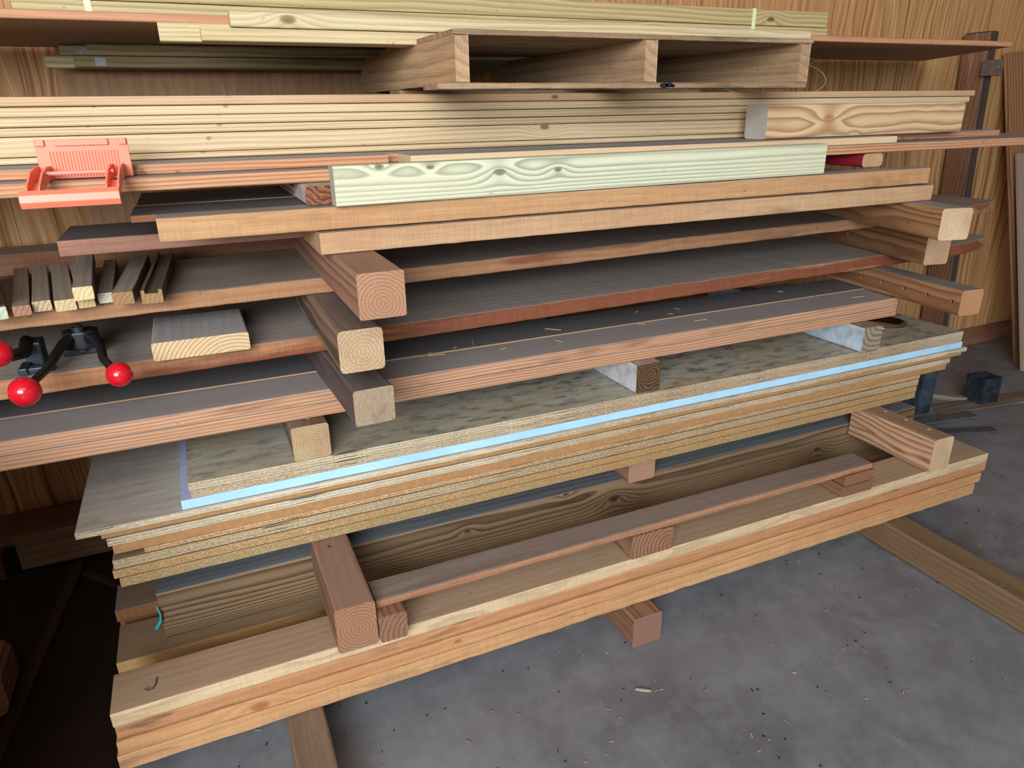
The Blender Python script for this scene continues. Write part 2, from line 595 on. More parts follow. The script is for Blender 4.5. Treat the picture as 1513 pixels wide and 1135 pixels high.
# blocks + thin red board
mb = lambda **k: wood(**{**dict(light='9c7355', dark='6f4832', rings=90, pith=(.05, .02), fib=.35, tone='8a573a', tonef=.6, stain='5a5048', stainf=.6), **k})
YB('block', 'rough block beside the end-ringed timber, under the thin reddish board', 'block', .2225, .283, 1.206, 1.32, .2345, .2995, mb(), rough=.003)
YB('block', 'split reddish block under the middle of the thin board', 'block', .857, .98, 1.233, 1.33, .2345, .2995, mb(light='a07656'), rough=.002)
YB('block', 'lower of two stacked red blocks under the far end of the thin board', 'block', 1.556, 1.677, 1.231, 1.335, .2345, .2665, mb(light='94644a'), rough=.002)
YB('block', 'upper of two stacked red blocks under the far end of the thin board', 'block', 1.562, 1.677, 1.233, 1.33, .2675, .2995, mb(light='a07050'), rough=.002)
XB('thin_board', 'thin reddish brown board with a bark edge laid on small blocks', 'board', .226, 1.662, 1.231, 1.312, .3005, .3205,
   sawn(light='ae7a56', dark='8a583c', tone='9c664a', saw=.15), top=dusty(light='7b6a61', dark='66544b', tone='857368', contrast=.5, stain='8d8580', stainf=.4),
   rough=.004, wave=.004, r=.006)

# low bearers
YB('timber_post', 'square timber with dark ring-marked end across the lowest planks, near end', 'timber', .136, .22, 1.211, 1.522, .2345, .3435,
   post(light='96705a', dark='6d4632', tone='8a6350', knots=0), top=dusty(light='8d6a58', dark='785544', tone='96745f', contrast=.4, speck=.5),
   end=E_PALE(light='a87858', dark='6d4630', rings=95, contrast=.9), tholes=((.237, .005),), hr=.006, rough=.0015)
YB('timber_post', 'square timber with swirled pinkish grain, bolt holes on top, far end of lowest planks', 'timber', 1.903, 1.99, 1.225, 1.522, .2345, .3435,
   post(light='c9a17c', dark='87563a', rings=62, pith=(-.05, .01), knots=1.1, wob=.03, contrast=1., wscale=2.2, tone='b98c68'), top=dusty(light='8f7358', dark='7b5d46', tone='9a7c60', contrast=.5),
   end=E_PALE(light='d9bd92', dark='9a6c42', pith=(.03, .0)), tholes=((.215, -.012), (.14, -.012), (.06, -.012)), hr=.006, r=.012)
YB('timber_post', 'short pinkish timber end peeping from under the middle of the sheet stack', 'timber', 1.018, 1.107, 1.50, 2.2, .2755, .3435,
   post(light='a67a5e', dark='7d5440'), end=E_PALE(light='b68a70', dark='8a5e48', contrast=.6, rings=160))

# ------------------------------------------------------------------ sheet stack
def sheet(label, x0, x1, z0, z1, side, top, y0=1.478, y1=2.28, name='plywood_sheet', **k):
    return XB(name, label, 'sheet', x0, x1, y0, y1, z0, z1, side, top=top, group='sheets of the stack', **{**dict(rough=.0015, r=.0015), **k})


tan = ply_face('8d7a60', '79674f', '4d4438', .3)
grey = ply_face('9a948c', '857d73', '6c655d', .4)
sheet('bottom sheet of the stack, pale greenish edge', -.257, 2.138, .3445, .3675, chip_edge('a08a66', '86704a'), tan)
sheet('particle board sheet with coarse golden speckle edge', -.266, 2.14, .3685, .3885, chip_edge('b3956c', '8a6840'), tan, name='particle_board')
sheet('thick sheet with blue-grey weathered edge near the bottom of the stack', -.262, 2.145, .3895, .4115, ply_edge(4, 'a5906e', '8f7a56', .022), tan, y0=1.48)
sheet('thin sheet set back with its end short of the others', -.20, 2.15, .4125, .4245, ply_edge(3, 'c09058', '8f5f34', .012), tan, y0=1.482)
sheet('tan hardboard sheet with smooth ochre edge in the middle of the stack', -.255, 2.27, .4255, .4465, plain('hardboard', 'aa8056', .7, .2, var=.2, vscale=60), tan, y0=1.48)
sheet('whitish plywood sheet with ragged layered edge', -.262, 2.28, .4475, .4655, ply_edge(5, 'cfc4ac', '948468', .018), grey, y0=1.477)
sheet('brown fibreboard sheet just under the wide grey plywood', -.27, 2.335, .4665, .4785, plain('fibreboard', 'a98150', .7, .2, var=.2, vscale=90), tan, y0=1.48)

# wide grey sheet with a chipped corner
sheet('wide grey plywood sheet with broken near corner, sticking out past the foam', -.313, 2.352, .4795, .4945, ply_edge(4, 'ddd4c0', 'a3917a', .015),
      ply_face('b9b4ac', 'a29b93', '837c74', .4), y0=1.4745, rough=.002)
sheet('pale blue foam insulation board', -.113, 2.326, .4955, .5175, plain('blue_foam', 'a9d3ea', .55, .35, var=.12, vscale=9), plain('foam_top', 'a9b4dc', .6, .3, var=.08, vscale=9), name='foam_board', y0=1.478)

# two plywood sheets with a round hole cut through them
def holed_sheet(label, x0, x1, y0, y1, z0, z1, hole, side, top):
    cx, cy = (x0 + x1) / 2, (y0 + y1) / 2
    bm = bmesh.new()
    hx, hy, hr = hole
    N = 48
    ring = [(hx + hr * math.cos(2 * math.pi * k / N) - cx, hy + hr * math.sin(2 * math.pi * k / N) - cy) for k in range(N)]
    n1 = 60
    out = [(x0 - cx + (x1 - x0) * i / n1, y0 - cy + .0015 * abs(noise.noise(Vector((i * .9, z0 * 40, 1))))) for i in range(n1)]
    out += [(x1 - cx, y0 - cy), (x1 - cx, (y0 + y1) / 2 - cy), (x1 - cx, y1 - cy), (hx - cx, y1 - cy), (x0 - cx, y1 - cy), (x0 - cx, 0)]
    h = (z1 - z0) / 2
    lay = []
    for z in (h, -h):
        vo = [bm.verts.new((a, b, z)) for a, b in out]
        vi = [bm.verts.new((a, b, z)) for a, b in ring]
        eo = [bm.edges.new((vo[i], vo[(i + 1) % len(vo)])) for i in range(len(vo))]
        ei = [bm.edges.new((vi[i], vi[(i + 1) % N])) for i in range(N)]
        bmesh.ops.triangle_fill(bm, use_beauty=True, use_dissolve=False, edges=eo + ei)
        lay.append((vo, vi))
    for a, b in ((lay[0][0], lay[1][0]), (lay[0][1], lay[1][1])):
        for i in range(len(a)):
            j = (i + 1) % len(a)
            bm.faces.new((a[i], a[j], b[j], b[i]))
    bmesh.ops.recalc_face_normals(bm, faces=bm.faces)
    bm.normal_update()
    for f in bm.faces:
        f.material_index = 1 if f.normal.z > .9 else 0
    me = bpy.data.meshes.new('sheet')
    bm.to_mesh(me)
    bm.free()
    o = link('plywood_sheet', me, [side, top], None, (cx, cy, (z0 + z1) / 2))
    return tag(o, label, 'sheet', 'sheets of the stack')


HOLE = (2.175, 1.69, .092)
wet = ply_face('aeaa9c', '958f7f', '3f565c', .85, 'a28c6a')
holed_sheet('lower of the two plywood sheets lying on the blue foam', -.092, 2.318, 1.478, 2.28, .5185, .5365, (HOLE[0], HOLE[1], HOLE[2] + .004), ply_edge(6, 'c2b193', '8c7654', .018, .6), wet)
holed_sheet('top plywood sheet of the stack, mottled dark green stains and a round cut-out', -.094, 2.319, 1.478, 2.28, .5370, .5545, HOLE, ply_edge(5, 'cbbda2', '9c8562', .018, .5), wet)
# shiny dish lying in the cut-out
bm = bmesh.new()
prof = [(0, .0), (.05, .0015), (.075, .006), (.086, .016), (.09, .018), (.0905, .020), (.089, .0205), (.083, .0185), (.073, .0085), (.05, .0045), (0, .003)]
N = 48
prev = None
for rr, zz in prof:
    ring = [bm.verts.new((rr * math.cos(2 * math.pi * k / N), rr * math.sin(2 * math.pi * k / N), zz)) for k in range(N)] if rr > 0 else [bm.verts.new((0, 0, zz))]
    if prev:
        for k in range(N):
            j = (k + 1) % N
            if len(prev) == 1:
                bm.faces.new((prev[0], ring[j], ring[k]))
            elif len(ring) == 1:
                bm.faces.new((prev[k], prev[j], ring[0]))
            else:
                bm.faces.new((prev[k], prev[j], ring[j], ring[k]))
    prev = ring
dish = done('metal_dish', bm, plain('polished_steel', 'b9bcc0', .16, .5, metal=1.), None, (HOLE[0], HOLE[1], .5350), smooth=True)
tag(dish, 'shiny round metal dish set in the cut-out of the top plywood sheet', 'dish')

# ------------------------------------------------------------------ spacers on the plywood
paint = lambda c, d: plain('old_paint', c, .6, .3, var=.3, vscale=25, dark=d)
YB('spacer_timber', 'small square spacer on the plywood below the near dark timber, pale ringed end', 'timber', .125, .206, 1.4785, 2.2, .5555, .6365,
   post(light='8a7a66', dark='5f4d3c', knots=0), top=dusty(light='6b5240', dark='58412f', contrast=.5), end=E_PALE(light='c0a67a', dark='94764c', rings=110), tholes=((.035, 0),), hr=.008)
YB('spacer_timber', 'white painted spacer with broken rotten brown end on the plywood', 'timber', 1.020, 1.098, 1.489, 2.2, .5555, .6365,
   paint('c6c8ce', 'a2a4aa'), top=paint('a4968e', '7d6a5e'), end=wood('7d5a38', '3a2616', rings=120, pith=(.01, .0), wob=.05, fib=.7), slope=-.02, rough=.005, r=.003)
YB('spacer_timber', 'light blue-white painted spacer with chipped grey end beside the cut-out', 'timber', 1.826, 1.905, 1.464, 2.2, .5555, .6365,
   paint('b4c6d4', '94a2aa'), top=paint('8b7a6a', '6b5a4c'), end=wood('a89a84', '75654f', rings=60, wob=.03, fib=.5), rough=.004, r=.006)

# ------------------------------------------------------------------ level three: fir planks
fr1 = fir(light='c9976f', dark='8a5438', rings=125, wob=.026)
gt = dusty(light='98908e', dark='837c7b', tone='a09896', contrast=.35)
L3 = 'fir planks on the plywood spacers'
XB('plank', 'lower reddish fir plank at the front above the plywood spacers', 'plank', -1.7, 2.02, 1.5165, 1.645, .6375, .668, fr1, top=gt, group=L3)
XB('plank', 'upper front fir plank with bold red grain edge and smooth grey top', 'plank', -1.7, 2.02, 1.5155, 1.645, .669, .699,
   fir(light='cf9f78', dark='864e36', rings=125, pith=(.06, .2), wob=.030, stain='5a3626', stainf=.4), top=gt, group=L3)
XB('plank', 'upper rear fir plank behind a thin yellow seam', 'plank', -1.7, 2.05, 1.6475, 1.80, .669, .7003, fir(light='c89a5c'),
   top=dusty(light='6a6566', dark='545052', tone='726d6c', contrast=.5), group=L3)
XB('plank', 'lower rear fir plank hidden behind the front pair', 'plank', -1.7, 2.05, 1.6475, 1.80, .6375, .668, fir(), group=L3)

# bearers on level three
YB('timber_post', 'dark grey square timber with pale worn end, lowest of the three near timbers', 'timber', .230, .311, 1.280, 2.2, .7013, .776,
   wood('5c4d4c', '463a3a', rings=70, pith=(.004, .003), fib=.3, tone='6b5a58', stain='8f8788', stainf=.35), top=dusty(light='4a4242', dark='38312f', contrast=.5),
   end=E_PALE(light='a8957a', dark='837056', contrast=.5, rings=120, stain='6f6250', stainf=.5), slope=-.045, rough=.0025)
h3 = [(y - 1.276, .0) for y in (1.305, 1.392, 1.478, 1.566, 1.653, 1.745)]
YB('timber_post', 'brown square timber with a row of bolt holes, lowest of the three far timbers', 'timber', 1.966, 2.046, 1.276, 2.15, .7013, .776,
   post(light='ab7a4c', dark='70452a', rings=90, pith=(.012, .01), tone='9a6840', knots=0), top=dusty(light='7b7470', dark='68605b', tone='857d77', contrast=.4),
   end=E_PALE(light='c79460', dark='935b34', rings=130), slope=.11, holes=h3, hr=.0065, r=.009)

# ------------------------------------------------------------------ live edge planks
def bark(L, cut, side=1):
    def f(x, z):
        t = (x - (L / 2 - cut)) / cut
        return 0. if t < 0 else -.004 + .05 * t ** 1.6 + .006 * abs(noise.noise(Vector((x * 40, z * 40, 3))))
    return f


def live(label, x0, x1, y0, yr, w, z0, z1, m, top, cut):
    L = math.hypot(x1 - x0, yr - y0)
    return XB('live_edge_plank', label, 'plank', x0, x1, y0, y0 + w, z0, z1, m, top=top, yr=yr, rough=.005, wave=.010, r=.004, frontcut=bark(L, cut),
              group='rough sawn live-edge planks')


live('lower rough live-edge plank, orange sawn edge, carrying the red-ball tool', -1.7, 2.66, 1.472, 1.628, .40, .7775, .8165,
     sawn(sat=.86, light='b27a4e', dark='935c38', tone='84462c', tonef=.9, tsharp=.05, tscale=(1.1, 14, 14), stain='4e352c', stainf=.4), dusty(light='988e88', dark='7b726d', tone='a0948a', rings=30), .25)
live('upper rough live-edge plank, orange sawn edge, carrying the row of offcuts', -1.7, 2.72, 1.50, 1.668, .40, .9005, .9365,
     sawn(sat=.86, light='b28056', dark='94643e', tone='8a4a32', tonef=.85, tsharp=.05, tscale=(1.1, 14, 14), stain='4e352c', stainf=.4), dusty(light='9a8b80', dark='7c6f67', tone='a39182', rings=30), .25)

YB('timber_post', 'weathered grey-brown square timber with pale ringed end, middle of the three near timbers', 'timber', .211, .296, 1.270, 2.25, .8172, .8998,
   post(light='85705c', dark='4d3c30', rings=75, pith=(.01, .01), knots=.7, wob=.02), top=dusty(light='6f5a4e', dark='5a463c', contrast=.5, knots=.4),
   end=E_PALE(light='c6a882', dark='9c7a50', rings=100, contrast=.8), r=.008)
YB('timber_post', 'square timber with large cracked ring end, topmost of the three near timbers', 'timber', .240, .324, 1.192, 2.05, .9372, 1.0192,
   post(light='a67e66', dark='7b5340', rings=85, pith=(.01, .03), knots=0), top=dusty(light='8d6a58', dark='75523f', tone='96735f', contrast=.5),
   end=E_PALE(light='b98a68', dark='80523a', rings=105, pith=(.0, .012), contrast=.9), r=.004)
YB('timber_post', 'square timber with knot and pale end, middle of the three far timbers', 'timber', 1.998, 2.082, 1.432, 2.25, .8172, .8998,
   post(light='a87c50', dark='6f4a2c', rings=90, pith=(.02, .02), knots=.5), end=E_PALE(light='c9a67c', dark='96714a', pith=(.03, .0), rings=120),
   slope=.2, holes=((.355, .0), (.47, -.0)), hr=.009, r=.006)
YB('timber_post', 'square timber with two bolt holes and bright ringed end, topmost of the three far timbers', 'timber', 1.777, 1.866, 1.244, 2.05, .9372, 1.0192,
   post(light='b58450', dark='74482a', rings=100, pith=(.01, .03), wob=.02, knots=.0), top=dusty(light='8f8780', dark='7a716a', tone='9a928a', contrast=.4),
   end=E_PALE(light='dcc09a', dark='a5794e', rings=120, pith=(.0, .005)), slope=.26, holes=((.37, .015), (.47, .012)), hr=.011, r=.008)

# ------------------------------------------------------------------ level above: thick pale planks
XB('thick_plank', 'lower of two thick pale sawn planks above the live-edge planks', 'plank', .218, 1.905, 1.386, 1.60, 1.0202, 1.0630,
   sawn(light='c79c6c', dark='b58a5c', tone='b88458', saw=.14, sat=.8, tonef=.6, stain='5d4a3c', stainf=.4), top=dusty(light='8a7464', dark='75604f', tone='957f6e', contrast=.4), rough=.003)
XB('thick_plank', 'upper of two thick pale sawn planks, dusty top under the greenish lumber', 'plank', -.055, 1.90, 1.401, 1.468, 1.0645, 1.1075,
   sawn(light='c9995f', dark='b27f48', tone='b97f4e', saw=.14, sat=.8, tonef=.6, stain='6a4c38', stainf=.5), top=dusty(light='8f8680', dark='796e66', tone='9a908a', contrast=.5), rough=.003)
XB('plank', 'dark-topped reddish plank with a long grain end sticking out beyond the thick planks', 'plank', -.242, 1.70, 1.615, 1.835, 1.0202, 1.052,
   sawn(light='a87862', dark='8a5a48', tone='9a6a58', saw=.12), top=dusty(light='625d60', dark='4e4a4d', tone='6b6668', contrast=.5, speck=.6), rough=.002)
dk = dusty(light='5d5a5c', dark='4a4749', tone='656163', contrast=.5, speck=.6)
XB('plank', 'front dark plank with black-grey top below the near end of the fir boards', 'plank', -.098, 1.66, 1.471, 1.628, 1.0935, 1.1065, sawn(light='a06a4c', dark='7d4a34'), top=dk)
XB('plank', 'plain plank under the front dark plank, right behind the upper thick plank', 'plank', .06, 1.66, 1.475, 1.628, 1.0645, 1.0930, sawn())
XB('plank', 'plain plank under the rear dark plank', 'plank', .06, 1.66, 1.636, 1.90, 1.0530, 1.0930, sawn())
XB('plank', 'rear dark plank with pale yellow edge below the near end of the fir boards', 'plank', -.094, 1.66, 1.636, 1.90, 1.0938, 1.1078, sawn(light='b59a68', dark='92774a'), top=dk)

# greenish treated lumber and the two painted spacers
XB('treated_lumber', 'pale green treated lumber with striped grain and small knots, on edge', 'lumber', .255, 1.512, 1.383, 1.42, 1.1085, 1.182,
   wood('d2d3b4', '8a9276', rings=62, grow=12, pith=(.012, -.022), wob=.012, knots=0, eyes=((-.541, .032, .006), (-.439, .027, .005), (-.29, .011, .0085), (-.154, .0102, .006)), eyec='5a4634', fib=.12, contrast=.9, tone='cfc9a2', tonef=.5, wscale=.8), yr=1.412,
   end=wood('b5bcae', '848d80', rings=170, pith=(.03, .09), fib=.2, wob=.004))
sp = YB('spacer_timber', 'spacer with dark red printed marks and frayed brown end behind the green lumber', 'timber', .208, .285, 1.432, 2.0, 1.1088, 1.1445,
        paint('b9b3ae', '948a82'), end=wood('a5623a', '5a2f18', rings=120, wob=.05, fib=.7), rough=.002)
bm = bmesh.new()
for k, (a, b) in enumerate(((.05, .075), (.085, .115), (.125, .15), (.165, .19), (.2, .23))):
    for j in range(2):
        box_mesh(bm, .022 - .006 * j, .001, .006, Matrix.Translation((-.284 + (a + b) / 2 + .1, .0388, .007 - .014 * j)))
mk = done('printed_mark', bm, plain('red_ink', '7c1f2c', .6, .3, var=.3), sp)
mk['label'] = 'dark red printed marks'
YB('spacer_timber', 'crimson painted rounded spacer with bare ringed end behind the green lumber', 'timber', 1.743, 1.822, 1.497, 2.1, 1.1088, 1.1445,
   plain('crimson_paint', '8e1f30', .5, .4, var=.25, vscale=18), end=E_PALE(light='d6b27c', dark='a57a44', rings=150), r=.012)

# fir boards on those spacers
gtop = dusty(light='8f8c92', dark='7c7a80', tone='9a979c', contrast=.4, rough=.5)
m2 = fir(light='cf9868', dark='9a5c36', rings=120)
XB('fir_board', 'lower long reddish fir board, grey top, its far end running past the rack post', 'board', -1.7, 2.75, 1.50, 1.76, 1.1455, 1.1695, m2, top=gtop, yr=1.50)
XB('fir_board', 'upper short fir board under the pale stack, its end butting the pale strip', 'board', -1.7, .408, 1.562, 1.76, 1.1702, 1.189, fir(light='cf9260', dark='9c5a33', rings=120), top=gtop)
XB('fir_board', 'pale smooth strip with grey top directly behind the green lumber', 'board', .440, 1.872, 1.502, 1.598, 1.1702, 1.189, pine(light='d8b488', dark='b58c5a', contrast=.5), top=gtop)
XB('fir_board', 'upper reddish fir board behind the pale strip, its far end beside the rack post', 'board', .412, 2.47, 1.602, 1.80, 1.1702, 1.189, fir(light='c08a62', dark='8c4f30', rings=120), top=gtop)

# pale pine boards
pg = 'pale pine boards of the upper stack'
lab = ['bottom pale pine board of the upper stack', 'wide pale board in the lower half of the upper stack',
       'pale board just above the wide board of the upper stack', 'third pale pine board from the top of the upper stack', 'second pale pine board from the top of the upper stack',
       'top reddish pine board of the upper stack, under the pallet']
zs = [1.1902, 1.2035, 1.2405, 1.2575, 1.2755, 1.2940, 1.3125]
xe = [2.30, 2.33, 2.38, 2.385, 2.415, 2.43]
for i in range(6):
    XB('pine_board', lab[i], 'board', -1.7, xe[i], 1.69 - (.004 if i in (3, 5) else 0), 1.845, zs[i], zs[i + 1] - .0012,
       pine(eyes=((.531, .012, .008),) if i == 1 else ((.507, 0, .006),) if i == 5 else (), eyec='55301c', light='d0b68c' if i < 5 else 'c59c70', dark='a9824e' if i < 5 else 'a87d50', rings=130 + 12 * i, pith=(.02, .05 if i == 1 else .25)),
       top=pine(light='c8a878', dark='a88450'), group=pg, n=14)
XB('square_timber', 'pale square timber with swirling knot grain and grey ringed end, leaning on the upper stack', 'timber', 1.432, 2.203, 1.55, 1.632, 1.1902, 1.2775,
   wood('d6b688', '9c6a3e', rings=52, pith=(.042, .0), wob=.026, knots=0, fib=.12, contrast=.85, wscale=2.2, eyes=((-.167, .006, .013), (-.06, -.032, .004)), eyec='a0684c'),
   end=E_PALE(light='c9c4ba', dark='948d86', rings=150, contrast=.8), r=.008)

# ------------------------------------------------------------------ pallet
pal = empty('wooden_pallet', (.97, 1.42, 1.3135))
tag(pal, 'weathered wooden pallet lying on the upper pine stack', 'pallet')
pw = lambda **k: wood(**{**dict(light='bd9b76', dark='8d6c4c', rings=50, pith=(.05, -.1), fib=.35, contrast=.5, tone='8e6c4a', tonef=.6, saw=.15, rough=.8, spec=.12), **k})
px, py, pz = .97, 1.42, 1.3135
for k, (a, b, sh) in enumerate(((.516, .546, 0), (.952, .985, 0), (1.393, 1.424, .004))):
    bm = bmesh.new()
    prism(bm, [(0, .013), (.78, .013), (.78, .078), (.735, .078), (.735, .097), (0, .097)], 'x', 0, b - a)
    bmesh.ops.rotate(bm, verts=bm.verts, cent=(0, 0, 0), matrix=Matrix.Rotation(-math.pi / 2, 3, 'Z'))
    bmesh.ops.translate(bm, verts=bm.verts, vec=(-.39, (b - a) / 2, -.055))
    done('stringer', bm, pw(light='c4a078' if k else 'c8a379'), pal, ((a + b) / 2 - px, .39 + .002, .055), (0, 0, math.pi / 2), bevel=.0015)
edge = dict(light='b0906c', dark='7d5f46', stain='3c3632', stainf=.6)
for x0, x1, y0, y1, z0, z1 in ((.515, 1.43, 0, .112, .0975, .1085), (.515, 1.43, .118, .236, .0975, .1085), (.515, 1.43, .34, .442, .0975, .1085), (.515, 1.43, .45, .56, .0975, .1085), (.64, 1.43, .242, .334, .0975, .1085),
                               (.478, 1.42, -.004, .09, 0, .0125), (.518, 1.425, .40, .50, 0, .0125), (.518, 1.425, .66, .75, 0, .0125)):
    XB('deck_board', None, None, x0 - px, x1 - px, y0, y1, z0, z1, pw(**edge), parent=pal, rough=.003)

for b in [c for c in pal.children if c.name.startswith('deck_board') and abs(c.location.z - .00625) < .002 and c.location.y < .2]:
    bm = bmesh.new()
    for dx, dz, a in ((-.008, 0, .011), (.006, .001, .010), (.016, -.001, .006)):
        bmesh.ops.create_cone(bm, cap_ends=True, segments=14, radius1=a, radius2=a, depth=.0012, matrix=Matrix.Translation((dx, 0, dz)) @ Matrix.Scale(.5, 4, (0, 0, 1)) @ Matrix.Rotation(math.pi / 2, 4, 'X'))
    pm = done('paint_mark', bm, plain('black_paint', '1a1c24', .6, .3), b, (.062, -.0472, 0))
    pm['label'] = 'black paint blotch'
# boards over the pallet
XB('short_lumber', 'pale striped lumber stub sticking out beside the pallet under the orange board', 'lumber', .002, .60, 1.702, 1.745, 1.4112, 1.4465,
   pine(light='cabb8c', dark='a58b54', rings=120, pith=(.05, .2)))
XB('short_lumber', 'thin pale lumber in front of the striped stub', 'lumber', .078, .58, 1.665, 1.700, 1.4112, 1.4362, pine(light='c9b484', dark='a88a54', rings=100))
XB('pale_lumber', 'long pale lumber with dark knot lying along the front of the pallet top', 'lumber', .135, 1.655, 1.657, 1.699, 1.4368, 1.4652,
   pine(light='c8bb90', dark='9f8b56', rings=75, pith=(.03, -.05), wob=.025, knots=0, wscale=1.0, eyes=((-.649, .002, .010),), eyec='5a4430'),)
ob = XB('orange_board', 'wide orange-brown board with skewed far end, seen from below over the pallet', 'board', -1.7, 2.60, 1.724, 2.40, 1.4472, 1.4635,
        wood('cf8f5c', 'a8683a', rings=90, pith=(.3, -.1), fib=.15, contrast=.5), top=wood('b08058', '8d5f3c', rings=60), n=2)
for v in ob.data.vertices:                 # skewed saw cut at the far end
    if v.co.x > 0:
        v.co.x += .02 + (v.co.y + .338) * .62 * 1.05
ob.data.materials[0] = wood('c58a60', 'a26a42', rings=90, pith=(.05, .3), fib=.2, contrast=.5)
for f in ob.data.polygons:
    if f.normal.z < -.6:
        f.material_index = 3
ob.data.materials.append(None)
ob.data.materials[3] = wood('b08c70', '98745a', rings=40, pith=(.3, -.03), fib=.15, contrast=.35, tone='a58268')
bg = 'yellow lumber bundle on the orange board'
for k, (z0, z1, x1, lb) in enumerate(((1.4642, 1.503, 1.965, 'lower yellow treated lumber of the strapped bundle'), (1.5042, 1.548, 1.96, 'upper yellow treated lumber of the strapped bundle'))):
    XB('treated_lumber', lb, 'lumber', -.262, x1, 1.90, 1.99, z0, z1, wood('bfae7c' if k == 0 else 'bfab74', '8c763f', rings=70, pith=(.04, -.06), wob=.025, knots=.0, eyes=((.878, -.004, .009),) if k else ((.45, .0, .006),), fib=.14, contrast=.7, wscale=1.0), group=bg, n=14)
M_strap = plain('green_strap', 'cfe0a8', .45, .4)
for x, lb in ((-.125, 'pale green strap near the near end of the yellow bundle'), (1.66, 'pale green strap near the far end of the yellow bundle')):
    bm = bmesh.new()
    for (cy, cz, sy, sz) in ((1.899, 1.506, .0012, .086), (1.991, 1.506, .0012, .086), (1.945, 1.5488, .093, .0012)):
        box_mesh(bm, .013, sy, sz, Matrix.Translation((0, cy - 1.945, cz - 1.506)))
    tag(done('packing_strap', bm, M_strap, None, (x, 1.945, 1.506)), lb, 'strap')

# sticks under the orange board
sg = 'treated sticks under the orange board'
for x0, x1, y0, y1, z0, z1, lb, c in (
        (-.272, .95, 2.285, 2.32, 1.3915, 1.4215, 'lower yellowish stick with red tag below the orange board', 'd3c48c'),
        (-.205, 1.0, 2.245, 2.282, 1.3915, 1.4185, 'lower brownish stick with white sticker below the orange board', 'ab9664'),
        (-.235, 1.05, 2.285, 2.32, 1.4225, 1.4465, 'upper short-tagged stick touching the orange board', 'cdb786'),
        (-.17, 2.27, 2.245, 2.282, 1.4195, 1.4465, 'upper long stick that reaches out past the far side of the pallet', 'c4ae78')):
    o = XB('lumber_stick', lb, 'stick', x0, x1, y0, y1, z0, z1, wood(c, '7d6a3c', rings=90, pith=(.1, -.1), fib=.2, contrast=.6), group=sg)
    L2 = (x1 - x0) / 2
    if 'red tag' in lb or 'sticker' in lb or 'short' in lb:
        bm = bmesh.new()
        red = 'red tag' in lb
        box_mesh(bm, .012 if red else .024, .0006, .02)
        s = done('sticker', bm, plain('sticker_red' if red else 'sticker_white', 'b8383c' if red else 'c4c6c8', .5, .4, var=0 if red else .45, vscale=180), o,
                 (-L2 + (.075 if red else .05 if 'short' in lb else .06), -(y1 - y0) / 2 - .0006, 0))
        s['label'] = 'red tag' if red else 'white printed sticker'
# slim strap tail hanging from the long stick
bm = bmesh.new()
pts = [Vector((2.27, 2.262, 1.418)), Vector((2.33, 2.25, 1.39)), Vector((2.34, 2.24, 1.35)), Vector((2.25, 2.22, 1.315)), Vector((2.1, 2.2, 1.305)), Vector((1.95, 2.18, 1.305)), Vector((1.78, 2.15, 1.33))]
sm = []
for i in range(len(pts) - 1):
    p0, p1, p2, p3 = pts[max(i - 1, 0)], pts[i], pts[i + 1], pts[min(i + 2, len(pts) - 1)]
    for k in range(5):
        t = k / 5
        sm.append(.5 * ((2 * p1) + (p2 - p0) * t + (2 * p0 - 5 * p1 + 4 * p2 - p3) * t * t + (3 * p1 - p0 - 3 * p2 + p3) * t ** 3))
tube(bm, sm + [pts[-1]], .002, 6)
tag(done('strap_tail', bm, M_strap, None, smooth=True), 'thin loose green strap curling from the stick end against the wall', 'strap')

# ------------------------------------------------------------------ offcuts on the upper live-edge plank
og = 'offcuts lying on the upper live-edge plank'
zt = .9375
def offcut(lb, x0, x1, y0, y1, z0, z1, xb, side, top=None, end=None, **k):
    slope = (xb - x0) / (y1 - y0)
    y1 = min(y1, 1.925)
    return YB('offcut', lb, 'offcut', x0, x1, y0, y1, z0, z1, side, top=top or gtopo, end=end, slope=slope, group=og, **{**dict(r=.002), **k})


oc = lambda a, b, **k: wood(a, b, rings=130, pith=(.05, .03), fib=.3, contrast=.6, **k)
gtopo = dusty(light='988a7c', dark='7c6e62', tone='a49584')
offcut('pale green-ended offcut at the near end of the row, lower of two', -.368, -.326, 1.495, 1.86, zt, .960, -.45, oc('94846a', '6a5840'), end=oc('c3ccb0', '98a184'))
offcut('tall speckled offcut lying on the pale green-ended one', -.372, -.335, 1.50, 1.84, .9605, .992, -.45, oc('8c7658', '655038'), end=oc('cbb184', '94794c'))
offcut('reddish brown offcut next to the pale green-ended pair', -.320, -.292, 1.51, 1.93, zt, .956, -.385, oc('8f6a50', '6a4632'), end=oc('a87a5c', '7d5540'))
offcut('offcut with dark split knot in its end', -.292, -.262, 1.53, 1.95, zt, .957, -.352, oc('8d7458', '66503a'), end=oc('cdb088', '7a5a3a', stain='2f241c', stainf=.9))
offcut('plain tan offcut with wide pale end', -.254, -.220, 1.513, 1.97, zt, .9585, -.318, oc('93826a', '75634c'), end=oc('d2b88a', 'ab8c5a'))
offcut('pale offcut lying under another offcut', -.218, -.190, 1.522, 1.99, zt, .9565, -.283, oc('90785c', '705a40'), end=oc('cdaa74', 'a58050'))
offcut('weathered grey-topped offcut lying on top of the pale one', -.219, -.186, 1.50, 1.90, .957, .982, -.25, oc('8a7d70', '6c6056'), top=gtopo, end=oc('dac58f', 'b59c62'))
offcut('short offcut with whitish end between the stacked pair and the long sticks', -.186, -.160, 1.545, 2.0, zt, .957, -.205, oc('74604e', '58463a'), end=oc('d8ccb4', 'b0a184'))
